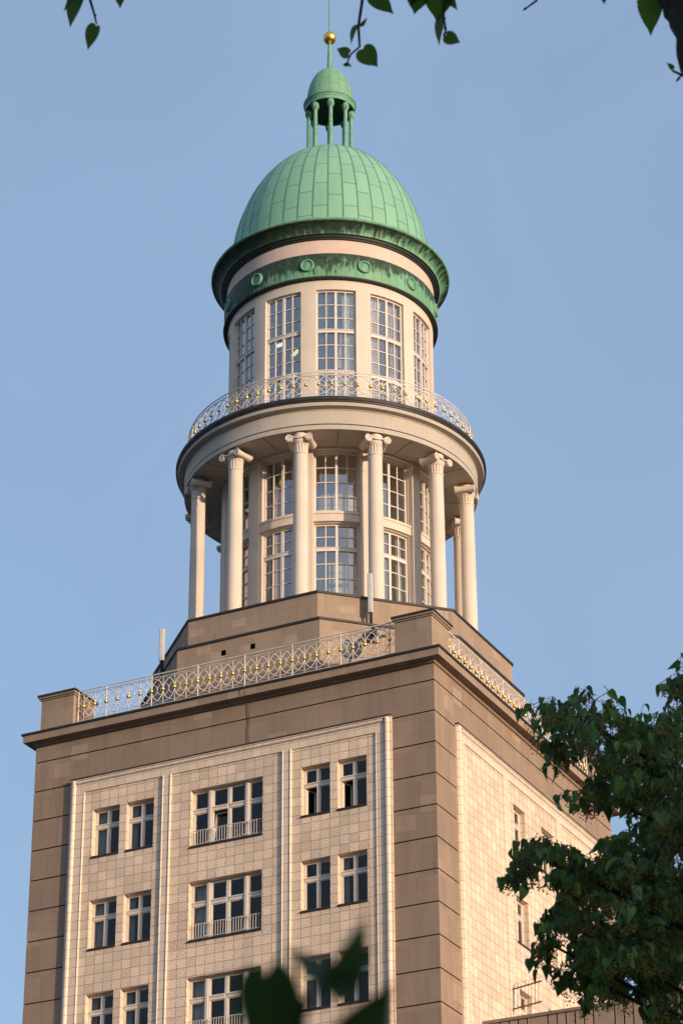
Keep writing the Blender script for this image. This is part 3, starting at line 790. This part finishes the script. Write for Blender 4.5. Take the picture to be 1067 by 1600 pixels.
# lamps burning inside the upper room
for (px, py, ln, tl, warm) in ((438.5, 538.5, .34, 22, 0), (464, 549, .55, 42, 1)):
    v_ = ray(px, py); A = v_.x ** 2 + v_.y ** 2; B = CAM.x * v_.x + CAM.y * v_.y; Cq = CAM.x ** 2 + CAM.y ** 2 - 3.2 ** 2
    t = (-B - sqrt(B * B - A * Cq)) / A; p = CAM + v_ * t
    l = MB(); dv = RX * cos(R(tl)) + UX * sin(R(tl))
    l.tube([dv * (-ln / 2), dv * (-ln / 3), dv * (ln / 3), dv * (ln / 2)], [.045, .07, .07, .045], 10)
    o = l.build('ceiling_lamp', LITY if warm else LITW, None, p, smooth=True)
    tag(o, 'long yellow lamp lit behind the second drum window, on the right of the pair' if warm else 'short white lamp lit behind the second drum window, on the left of the pair', 'lamp', 'lamps lit in the drum room')
    st_ = MB(); st_.tube([(0, 0, .05), (0, 0, 57.3 + ZO - p.z)], .012, 5); st_.build('stem', BLACK, o)

# ------------------------------------------------------------------ aerials and fittings on the tower
def plane_hit(px, py, n, dd):
    v = ray(px, py); n = Vector(n).normalized(); return CAM + v * ((dd - CAM.dot(n)) / v.dot(n))
def panel_antenna(top, bot, label, sun_side=True):
    hgt = (top - bot).length; o = tag(empty('panel_antenna', bot), label, 'antenna', 'mobile phone antennas on the tower')
    b = MB()
    # slim rounded radome
    P = [(-.09, -.05), (-.06, -.085), (.06, -.085), (.09, -.05), (.09, .05), (-.09, .05)]
    zs = [.42, .45, hgt - .03, hgt]
    rows = [[(x * (1 if 0 < i < 3 else .93), y * (1 if 0 < i < 3 else .93), z) for x, y in P] for i, z in enumerate(zs)]
    b.grid(rows, closed=True); b.ngon(rows[-1]); b.ngon(rows[0], True)
    b.build('radome', GREY, o, rot=HEAD + R(-12), smooth=True, ang=40)
    b = MB(); b.tube([(.03, .16, 0), (.03, .16, hgt - .1)], .035, 8); 
    for z in (.7, hgt - .35): b.box(-.03, .09, .05, .2, z, z + .07)
    b.build('mast', BLACK, o, rot=HEAD)
    b = MB()
    for i in range(4): b.tube([(-.05 + .035 * i, -.02, .43), (-.05 + .035 * i, 0, .25), (-.03 + .03 * i, .1, .1), (.02, .2, -.15)], .013, 5)
    b.build('cable', BLACK, o, rot=HEAD); return o
bt = plane_hit(579, 975, (1, -1, 0), 6.55); tp = plane_hit(577, 897, (1, -1, 0), 6.55)
panel_antenna(Vector((bt.x, bt.y, tp.z + 0)), bt, 'grey panel antenna in front of the white columns above the octagonal base')
bt = plane_hit(252, 1050, (-1, -1, 0), 6.9); tp = plane_hit(254, 984, (-1, -1, 0), 6.9)
panel_antenna(Vector((bt.x, bt.y, tp.z)), bt, 'grey panel antenna against the sky at the left edge of the octagonal base')
p = plane_hit(583, 984, (1, -1, 0), 6.9)
o = tag(empty('floodlight', p - Vector((0, 0, .1))), 'black floodlight on an arm just left of the corner pedestal, under the antenna', 'floodlight')
b = MB(); b.lathe([(.2, -.14), (.21, -.10), (.14, .05), (.06, .16), (.05, .2)], 20); b.build('housing', BLACK, o, smooth=True)
b = MB(); b.tube([(0, 0, .1), (-.05, .2, .25), (-.1, .45, .28)], .03, 6); b.tube([RX * -.35 + Vector((0, 0, -.2)), RX * .45 + Vector((0, 0, -.16))], .055, 8); b.build('arm', BLACK, o, smooth=True)
p = plane_hit(547, 1016, (0, -1, 0), 7.0)
o = tag(empty('satellite_dish', Vector((p.x, p.y, 39.12 + ZO))), 'grey satellite dish behind the roof railing near the corner pedestal', 'satellite dish')
b = MB(); zc = p.z - 39.12 - ZO
rows = []
for i in range(6):
    r_ = .40 * i / 5; rows.append([Vector((r_ * cos(2 * pi * k / 24), -.35 * r_ * r_ - .05, zc + r_ * sin(2 * pi * k / 24))) for k in range(24)])
b.grid(rows, closed=True); b.build('dish', simple('dish_grey', (.26, .245, .23), .5), o, rot=R(30), smooth=True)
b = MB(); b.tube([(0, .02, zc), (0, .1, zc - .2), (0, .1, 0)], .03, 7); b.tube([(0, -.05, zc - .38), (0, -.5, zc - .1)], .015, 5); b.build('mast', BLACK, o, rot=R(30))
b = MB(); b.tube([(0, -.50, zc - .08), (0, -.42, zc - .05)], .06, 10); b.build('receiver', RAIL, o, rot=R(30))
# lightning wire down the left face
cw = MB(); x = .82; pts = [face(0)(x + .02 * sin(i * 1.7), 39.0 - i * .25, (8.18 if i < 2 else 7.79) + .0) for i in range(9)]
cw.tube(pts, .012, 5); cw.build('lightning_wire', FLASH, T, UP)

# ------------------------------------------------------------------ neighbouring wing, lower right
Wg = tag(empty('wing_building', (24, 2, 0)), 'lower stone wing with a slotted parapet beside the tower foot at the lower right', 'building')
wl = (-24, -2, 0)
XA, XB, YF, YB = 7.79, 46.0, -4.72, 9.0; ZP = 27.13 + ZO
b = MB(); uvy = [(0, 0)] * 4
mbox(b, flat, XA, XB, 0, ZP - 1.25, -YB, -YF - .03); b.build('wall', STONE, Wg, wl)
b = MB(); mbox(b, flat, XA, XB, ZP - 1.25, ZP - 1.0, -YF - .6, -YF + .05); mbox(b, flat, XA, XB, ZP - .10, ZP, -YF - .4, -YF + .06)
b.build('coping', simple('coping_stone', (.20, .17, .145), .8), Wg, wl)
b = MB(); x = XA + .02; i = 0
while x < XB - 1:
    wd = .66 if i % 6 == 5 else .255
    mbox(b, flat, x, x + wd, ZP - 1.0, ZP - .10, -YF - .28, -YF, uo=i * 3.1); x += wd + .055; i += 1
b.build('parapet', STONE2, Wg, wl)
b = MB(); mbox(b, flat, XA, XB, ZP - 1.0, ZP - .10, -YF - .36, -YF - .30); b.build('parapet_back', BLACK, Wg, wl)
q = at_z(1013, 1553, 28.2 + ZO); o = MB(); o.box(-.35, 2.2, -.2, 1.4, -2.2, .1); o.box(-.42, 2.27, -.27, 1.47, .1, .18)
tag(o.build('chimney_block', STONE2, Wg, (q.x - 24, q.y - 2, q.z)), None)
# comb-shaped aerial on the wing's roof
zA, zB2 = 28.9 + ZO, 28.2 + ZO
a0, a1 = at_z(773, 1555, zA), at_z(846, 1533.6, zA); b0, b1 = at_z(773, 1586, zB2), at_z(846, 1565.6, zB2)
base = Vector((a0.x, a0.y, 25.9 + ZO)); o = tag(empty('tv_aerial', base), 'thin comb-like television aerial in front of the sunlit tile wall, lower right', 'aerial')
b = MB(); b.tube([a0 - base, a1 - base], .03, 6); b.tube([Vector(b0) - base, Vector(b1) - base], .03, 6); b.build('boom', simple('aerial_metal', (.16, .12, .10), .5, .3), o)
b = MB()
for i in range(12):
    t = .12 + .82 * i / 11; pa = a0.lerp(a1, t) - base; pb = b0.lerp(b1, t) - base
    dn = (pb - pa); b.tube([pa - dn * .30 + RX * .10, pa - dn * .22 + RX * .02, pa, pb, pb + dn * .12], .008, 4)
b.build('element', bpy.data.materials['aerial_metal'], o)
b = MB(); b.tube([Vector((0, 0, 0)), a0 - base + Vector((0, 0, .1))], .025, 6); pm = a0 - RX * .4 * 1.0 - UX * -.02 - base; b.tube([a0 - base, pm], .015, 5); b.build('mast', bpy.data.materials['aerial_metal'], o)

# unseen block added so its roof line shades the street and trees
bd = Vector((ts.x, ts.y, 0)).normalized(); sd = Vector((-bd.y, bd.x, 0)); bc = CAM + bd * 95
ab = tag(empty('shade_block', (bc.x, bc.y, 0), atan2(sd.y, sd.x)), 'long unseen block added across the avenue, behind the viewpoint, to shade the trees', 'building')
b = MB(); holes = []
for i in range(40):
    for k in range(6): holes.append((-98 + 4.9 * i, -96.4 + 4.9 * i, 2.2 + 3.6 * k, 4.2 + 3.6 * k))
holed(b, face(2), -100, 100, 0, 24, holes, 0, .3)
mbox(b, face(2), -100, 100, 24, 24.6, -14, .5); mbox(b, face(2), -100, 100, 0, 24, -14, -.35)
b.build('wall', plaster('block_plaster', (.55, .45, .34)), ab)

# ------------------------------------------------------------------ linden trees
def mesh_leaves(name, L, mat, parent, tones, smooth=True):
    """L: list of (verts, faces)"""
    vs, fs, tn = [], [], []
    for (v, f), t in zip(L, tones):
        n = len(vs); vs += v; fs += [[n + i for i in q] for q in f]; tn += [t] * len(v)
    me = bpy.data.meshes.new(name); me.from_pydata([tuple(p) for p in vs], [], fs)
    at_ = me.attributes.new('tone', 'FLOAT', 'POINT'); at_.data.foreach_set('value', tn)
    me.materials.append(mat)
    if smooth: me.polygons.foreach_set('use_smooth', [True] * len(me.polygons))
    me.update(); return link(name, me, parent)
HALF = [(.0, .05), (.17, -.03), (.33, .0), (.45, .13), (.49, .30), (.45, .48), (.36, .64), (.24, .79), (.12, .91), (.0, 1.08)]
def leaf_geo(base, tip, nrm, wf=1.0, fold=.25, curl=.15, serr=False, n=None):
    """heart-shaped leaf; nrm = face direction"""
    ax = tip - base; L = ax.length; ax = ax / L; nr = (nrm - ax * nrm.dot(ax))
    if nr.length < 1e-4: nr = ax.orthogonal()
    nr.normalize(); sd_ = ax.cross(nr)
    H_ = HALF
    if serr:
        H_ = []
        for i in range(len(HALF) - 1):
            (x0, y0), (x1, y1) = HALF[i], HALF[i + 1]
            for k in range(4):
                t = k / 4; e = 1.0 + (.06 if k % 2 else -.015) * (0 if i == 0 and k == 0 else 1)
                H_.append(((x0 + (x1 - x0) * t) * e, (y0 + (y1 - y0) * t)))
        H_.append(HALF[-1])
    v, f = [], []
    for i, (x, y) in enumerate(H_):
        ym = max(.05, min(y, 1.02)) if i else .05
        for s in (0, -1, 1):
            xx = 0 if s == 0 else x * s
            yy = ym if s == 0 else y
            lift = fold * abs(xx) - curl * yy * yy
            v.append(base + ax * (yy * L) + sd_ * (xx * L * wf) + nr * (lift * L))
    m_ = len(H_)
    for i in range(m_ - 1):
        a, b = 3 * i, 3 * (i + 1)
        f.append([a, b, b + 2, a + 2]); f.append([a, a + 1, b + 1, b])
    return v, f
LOW = [(.0, .05), (.26, -.02), (.46, .18), (.44, .46), (.26, .76), (.0, 1.08)]
def leaf_low(base, tip, nrm, wf, fold, curl):
    global HALF
    k = HALF; HALF = LOW; r_ = leaf_geo(base, tip, nrm, wf, fold, curl); HALF = k; return r_
def rv(): 
    return Vector((random.gauss(0, 1), random.gauss(0, 1), random.gauss(0, 1))).normalized()
DN = Vector((0, 0, -1))

# --- the big linden at the right edge
LT = tag(empty('linden_tree', CAM + _d * 14.0 + _r * 4.6 + Vector((0, 0, -1.6))), 'leafy flowering linden tree covering the right-hand face of the tower', 'tree')
LTinv = LT.location
class Spray:
    leaves = []; tones = []; blos = []; btone = []; bract = []; brt = []; twigs = MB()
def blossom(p, size=.035):
    # drooping cyme of tiny balls on threads
    for i in range(random.randint(26, 44)):
        c = p + Vector((random.gauss(0, size * .6), random.gauss(0, size * .6), random.gauss(-.005, size * .45))); r_ = random.uniform(.0034, .0064)
        v = [c + Vector(q) * r_ for q in ((1, 0, 0), (0, 1, 0), (-1, 0, 0), (0, -1, 0), (0, 0, 1), (0, 0, -1))]
        Spray.blos.append((v, [[0, 1, 4], [1, 2, 4], [2, 3, 4], [3, 0, 4], [1, 0, 5], [2, 1, 5], [3, 2, 5], [0, 3, 5]])); Spray.btone.append(random.random())
def spray(p0, p1, n, size=.082, bl=.5, dense=1.0):
    """twig p0->p1 with leaves hanging on both sides"""
    mid = p0.lerp(p1, .5) + Vector((0, 0, .06 * (p1 - p0).length)); pts = []
    for i in range(7):
        t = i / 6; pts.append(p0 * (1 - t) ** 2 + mid * 2 * t * (1 - t) + p1 * t * t)
    Spray.twigs.tube([q - LTinv for q in pts], [.0024 - .0002 * i for i in range(7)], 4)
    ax = (p1 - p0).normalized(); sdv = ax.cross(Vector((0, 0, 1))).normalized()
    for i in range(n):
        t = 1.0 if i == 0 else min(1, (i + random.random() * .8) / n); k = min(5, int(t * 6)); b = pts[k].lerp(pts[k + 1], t * 6 - k)
        s = 1 if i % 2 else -1
        out = (sdv * s * random.uniform(.3, 1) + ax * random.uniform(0, .6) + DN * random.uniform(.6, 2.4) + rv() * .25).normalized()
        st = b + (sdv * s * .5 + ax * .3 + rv() * .4 + DN * .3) * random.uniform(.015, .05)
        Spray.twigs.tube([b - LTinv, st - LTinv], .0016, 3, caps=False)
        L = size * random.uniform(.62, 1.12); tip = st + out * L
        nr = (Vector((0, 0, 1)) * random.uniform(.0, 1.0) + sdv * s * random.uniform(-.4, 1.0) + rv() * .8)
        Spray.leaves.append(leaf_low(st - LTinv, tip - LTinv, nr, random.uniform(.5, .95), random.uniform(.2, .75), random.uniform(.05, .5))); Spray.tones.append(random.random() ** 1.5)
        if random.random() < bl:
            bp = b + DN * random.uniform(.04, .09) + rv() * .02
            blossom(bp - LTinv)
            tb = b + DN * .05 + rv() * .03 - LTinv
            if random.random() < .9:
                v = leaf_low(b - LTinv, b - LTinv + (DN + rv() * .6).normalized() * random.uniform(.05, .08), rv(), .3, .2, .3); Spray.bract.append(v); Spray.brt.append(random.random())
# masses of the crown: (px, py, rx, ry, dist, depth spread, sprays, leaf scale)
MASS = [
 (850, 1105, 12, 8, 13.9, .1, 3, 1.1), (866, 1172, 10, 10, 14.0, .1, 3, 1.1), (908, 1240, 12, 8, 14.1, .1, 3, 1),
 (925, 1105, 42, 26, 14.2, .35, 13, 1), (878, 1112, 28, 22, 14.0, .2, 6, 1), (915, 1150, 48, 30, 14.3, .35, 14, 1), (872, 1160, 12, 12, 14.1, .1, 3, 1),
 (985, 1165, 50, 40, 14.6, .5, 22, 1), (1040, 1150, 40, 34, 14.8, .6, 16, 1), (1060, 1065, 12, 28, 14.4, .2, 6, 1),
 (970, 1225, 42, 34, 14.6, .5, 17, 1), (1030, 1220, 45, 50, 15.0, .8, 26, 1), (925, 1238, 20, 10, 14.2, .15, 5, 1), (1040, 1290, 40, 40, 15.0, .8, 20, 1),
 (838, 1325, 26, 14, 13.8, .2, 8, 1), (808, 1352, 18, 14, 13.7, .15, 5, 1), (874, 1350, 42, 30, 13.9, .4, 15, 1), (915, 1365, 45, 38, 14.1, .5, 20, 1),
 (965, 1335, 35, 26, 14.2, .5, 14, 1), (1010, 1350, 50, 45, 14.6, .8, 26, 1), (960, 1400, 55, 45, 14.5, .7, 30, 1), (1030, 1420, 50, 55, 15.0, 1.0, 34, 1),
 (878, 1428, 24, 12, 14.0, .2, 6, 1), (905, 1455, 42, 30, 14.2, .4, 16, 1), (852, 1480, 22, 10, 14.0, .15, 6, 1), (955, 1480, 50, 40, 14.5, .7, 26, 1),
 (1025, 1500, 45, 40, 15.0, 1.0, 30, 1), (925, 1530, 38, 22, 14.2, .4, 12, 1), (885, 1515, 10, 14, 14.0, .1, 3, 1), (965, 1525, 25, 20, 14.4, .4, 8, 1), (1035, 1575, 32, 28, 14.5, .6, 16, 1),
 (1090, 1300, 40, 230, 15.2, 1.3, 60, 1), (1045, 1390, 40, 150, 16.2, .9, 50, 1.1), (1010, 1430, 50, 90, 16.0, .6, 34, 1.1),
]
for (px, py, rx, ry, di, sp_, ns, sc) in MASS:
    for i in range(int(ns * (.92 if di < 14.55 else 1.4))):
        a = random.uniform(0, 2 * pi); q = sqrt(random.random())
        x, y = px + rx * q * cos(a), py + ry * q * sin(a); dd = di + random.gauss(0, sp_)
        ln = random.uniform(.10, .22)
        if di < 14.5: dd = di + random.gauss(0, sp_ * 1.3)
        dirn = (-RX * random.uniform(.1, 1.1) + rv() * .8 + DN * .25).normalized()
        cpt = at(x, y, dd) + Vector((0, 0, .015)); spray(cpt - dirn * ln * .5, cpt + dirn * ln * .5, random.randint(5, 8), .068 * sc, .3)
br = MB()
root = Vector((0, 0, 0)); tr = [root, Vector((.05, .05, 1.5)), Vector((-.05, .1, 3.2)), Vector((.1, .0, 5.2)), Vector((.0, .1, 7.5)), Vector((.1, .1, 9.5))]
tk = MB(); tk.tube(tr, [.26, .2, .17, .14, .1, .05], 14); tk.build('trunk', BARK, LT, smooth=True)
def limb(z, ends, r0):
    p0 = Vector((0, .05, z)); e0 = at(*ends[0]) - LTinv
    for e in ends:
        p1 = at(*e) - LTinv; mid = p0.lerp(p1, .55) + Vector((0, 0, .25)); pts = []
        for i in range(10):
            t = i / 9; pts.append(p0 * (1 - t) ** 2 + mid * 2 * t * (1 - t) + p1 * t * t + rv() * .012)
        br.tube(pts, [r0 * (1 - .88 * i / 9) for i in range(10)], 7)
limb(5.2, [(880, 1110, 14.1), (985, 1165, 14.6), (1060, 1065, 14.4), (925, 1238, 14.3)], .05)
limb(4.6, [(838, 1334, 13.8), (874, 1355, 13.9), (965, 1335, 14.3), (1010, 1350, 14.6)], .055)
limb(3.9, [(850, 1470, 14.0), (905, 1455, 14.2), (925, 1530, 14.3), (1035, 1575, 14.5), (885, 1510, 14)], .05)
br.build('branch', BARK, LT, smooth=True)
Spray.twigs.build('twig', BARK, LT)
mesh_leaves('crown', Spray.leaves, LEAF, LT, Spray.tones)
mesh_leaves('blossom', Spray.blos, BLOS, LT, Spray.btone, False)
mesh_leaves('bract', Spray.bract, BRACT, LT, Spray.brt)

# --- linden overhead: single leaves on thin twigs hang into the top of the view
OT = tag(empty('linden_tree', CAM + _d * 6.2 + _r * 2.3 + Vector((0, 0, -1.6))), 'linden tree overhead whose dark limb and hanging leaves enter along the top edge', 'tree')
OI = OT.location; D0 = 8.2
tk = MB(); top = at(1120, -150, D0) - OI
tk.tube([Vector((0, 0, 0)), Vector((.05, .02, 1.2)), Vector((.0, .05, 2.6)), Vector((-.1, .05, 4.0)), Vector((-.12, .1, 5.4)), Vector((-.1, .3, 7.2)), Vector((0, .4, 9))], [.30, .22, .19, .17, .15, .11, .05], 16)
tk.build('trunk', BARK, OT, smooth=True)
lb = MB(); pts = [at(1200, 320, 7.9), at(1142, 175, 8.0), at(1108, 88, 8.05), at(1090, 33, 8.1), at(1062, -17, 8.2), at(1010, -120, 8.4), at(900, -260, 8.7), at(560, -330, 9.0), at(120, -300, 9.2)]
P0 = [Vector((-.08, .04, 3.7)) + OI] + pts
fine = []
for i in range(len(P0) - 1):
    for k in range(5): fine.append(P0[i].lerp(P0[i + 1], k / 5) - OI)
fine.append(P0[-1] - OI); nn = len(fine)
lb.tube([q + rv() * .006 for q in fine], [max(.016, .13 * (1 - i / nn) ** .9) * random.uniform(.95, 1.06) for i in range(nn)], 12); lb.build('limb', BARK, OT, smooth=True, ang=60)
def hang(path, leaves, buds=(), dist=D0, th=.0035):
    mb = MB(); P = [at(x, y, dist) - OI for x, y in path]
    mb.tube(P, [th * (1.6 - .9 * i / max(1, len(P) - 1)) for i in range(len(P))], 5)
    for (x, y, x2, y2) in buds: mb.tube([at(x, y, dist) - OI, at((x + x2) / 2, (y + y2) / 2, dist) - OI, at(x2, y2, dist) - OI], [.002, .0045, .0015], 5)
    tw = mb.build('twig', BARK, OT, smooth=True)
    L, tn = [], []
    for (bx, by, tx, ty, roll, wf, tone, *rest) in leaves:
        b_, t_ = at(bx, by, dist), at(tx, ty, dist + (rest[0] if rest else 0)); ax = (t_ - b_).normalized(); nr = -ray(bx, by)
        nr = Matrix.Rotation(R(roll), 3, ax) @ nr
        L.append(leaf_geo(b_ - OI, t_ - OI, nr, wf, .3, .12, True)); tn.append(tone)
    mesh_leaves('leaf_group', L, LEAFN, tw, tn)
up = -200
hang([(130, up), (141, 0), (147, 20), (151, 37)], [(151, 38, 136, 74, 25, .62, .3)], [(147, 22, 151, 24)])
hang([(132, up), (128, -40), (126, -14)], [(128, -8, 106, 37, 55, .85, .0), (127, -10, 98, 13, 60, .55, .0)])
hang([(190, up), (188, -30)], [(188, -26, 187, 10, 10, .6, .1)])
hang([(585, up), (566, 0), (560, 40), (562, 72), (548, 84), (542, 98)], [(566, 74, 588, 102, 10, .98, .55), (546, 83, 527, 76, -15, .95, .8), (561, 38, 574, 28, 70, 1.2, .0), (560, 40, 546, 66, 72, .95, .0), (542, 97, 549, 104, 30, .6, .3)], [(542, 98, 536, 101), (541, 99, 540, 104)])
hang([(590, up), (584, -50)], [(582, -18, 611, 20, 25, .72, .05)])
hang([(660, up), (654, -60), (650, -20)], [(657, -24, 647, 18, 12, .95, .12), (662, -20, 640, 6, 30, .7, .1)])
hang([(690, up), (694, 0), (693, 25), (697, 46)], [(688, -24, 682, 29, 8, .92, .2), (698, -20, 711, 14, 40, .7, .12), (696, 25, 682, 66, 64, .8, .02), (696, 53, 717, 66, 18, .95, .7)], [(696, 48, 693, 57), (694, 40, 697, 50)])
hang([(862, -60), (838, 0), (822, 12)], [], [(824, 10, 817, 15)])
hang([(950, up), (944, -30)], [(944, -22, 943, 4, 20, .7, .1)])
hang([(1030, up), (1022, -60), (1018, -22)], [(1019, -20, 1015, 50, 12, .62, 1.0)])
hang([(1105, 130), (1067, 117), (1052, 110), (1049, 108)], [(1051, 108, 1043, 97, 35, .75, .5)], [(1064, 117, 1056, 127), (1056, 112, 1051, 110)])

# --- young shoot close to the lens at the bottom
DS = .92
SHP = at(470, 1900, DS); SH = tag(empty('linden_shoot', (SHP.x, SHP.y, 0)), 'blurred dark green shoot of leaves close by at the bottom edge', 'plant')
SI = SH.location
mb = MB(); mb.tube([Vector((0, 0, 0)), (SHP - SI) * .6 + Vector((.02, .01, 0)), SHP - SI, at(475, 1700, DS) - SI, at(470, 1590, DS) - SI, at(500, 1530, DS) - SI], [.012, .008, .005, .003, .002, .001], 7); mb.build('stem', BARK, SH, smooth=True)
def nearleaf(bx, by, tx, ty, roll, wf, tone, fold=.25, curl=.1):
    b_, t_ = at(bx, by, DS), at(tx, ty, DS); ax = (t_ - b_).normalized(); nr = Matrix.Rotation(R(roll), 3, ax) @ (-ray(bx, by))
    mesh_leaves('leaf', [leaf_geo(b_ - SI, t_ - SI, nr, wf, fold, curl, True)], LEAFS, SH, [tone])
nearleaf(412, 1512, 452, 1690, 15, .60, .3, .1)
nearleaf(508, 1680, 616, 1546, 25, .62, .2)
nearleaf(512, 1556, 588, 1450, 48, .70, .3, .15, .25)
nearleaf(548, 1556, 436, 1496, 58, .66, .3, .1, -.15)
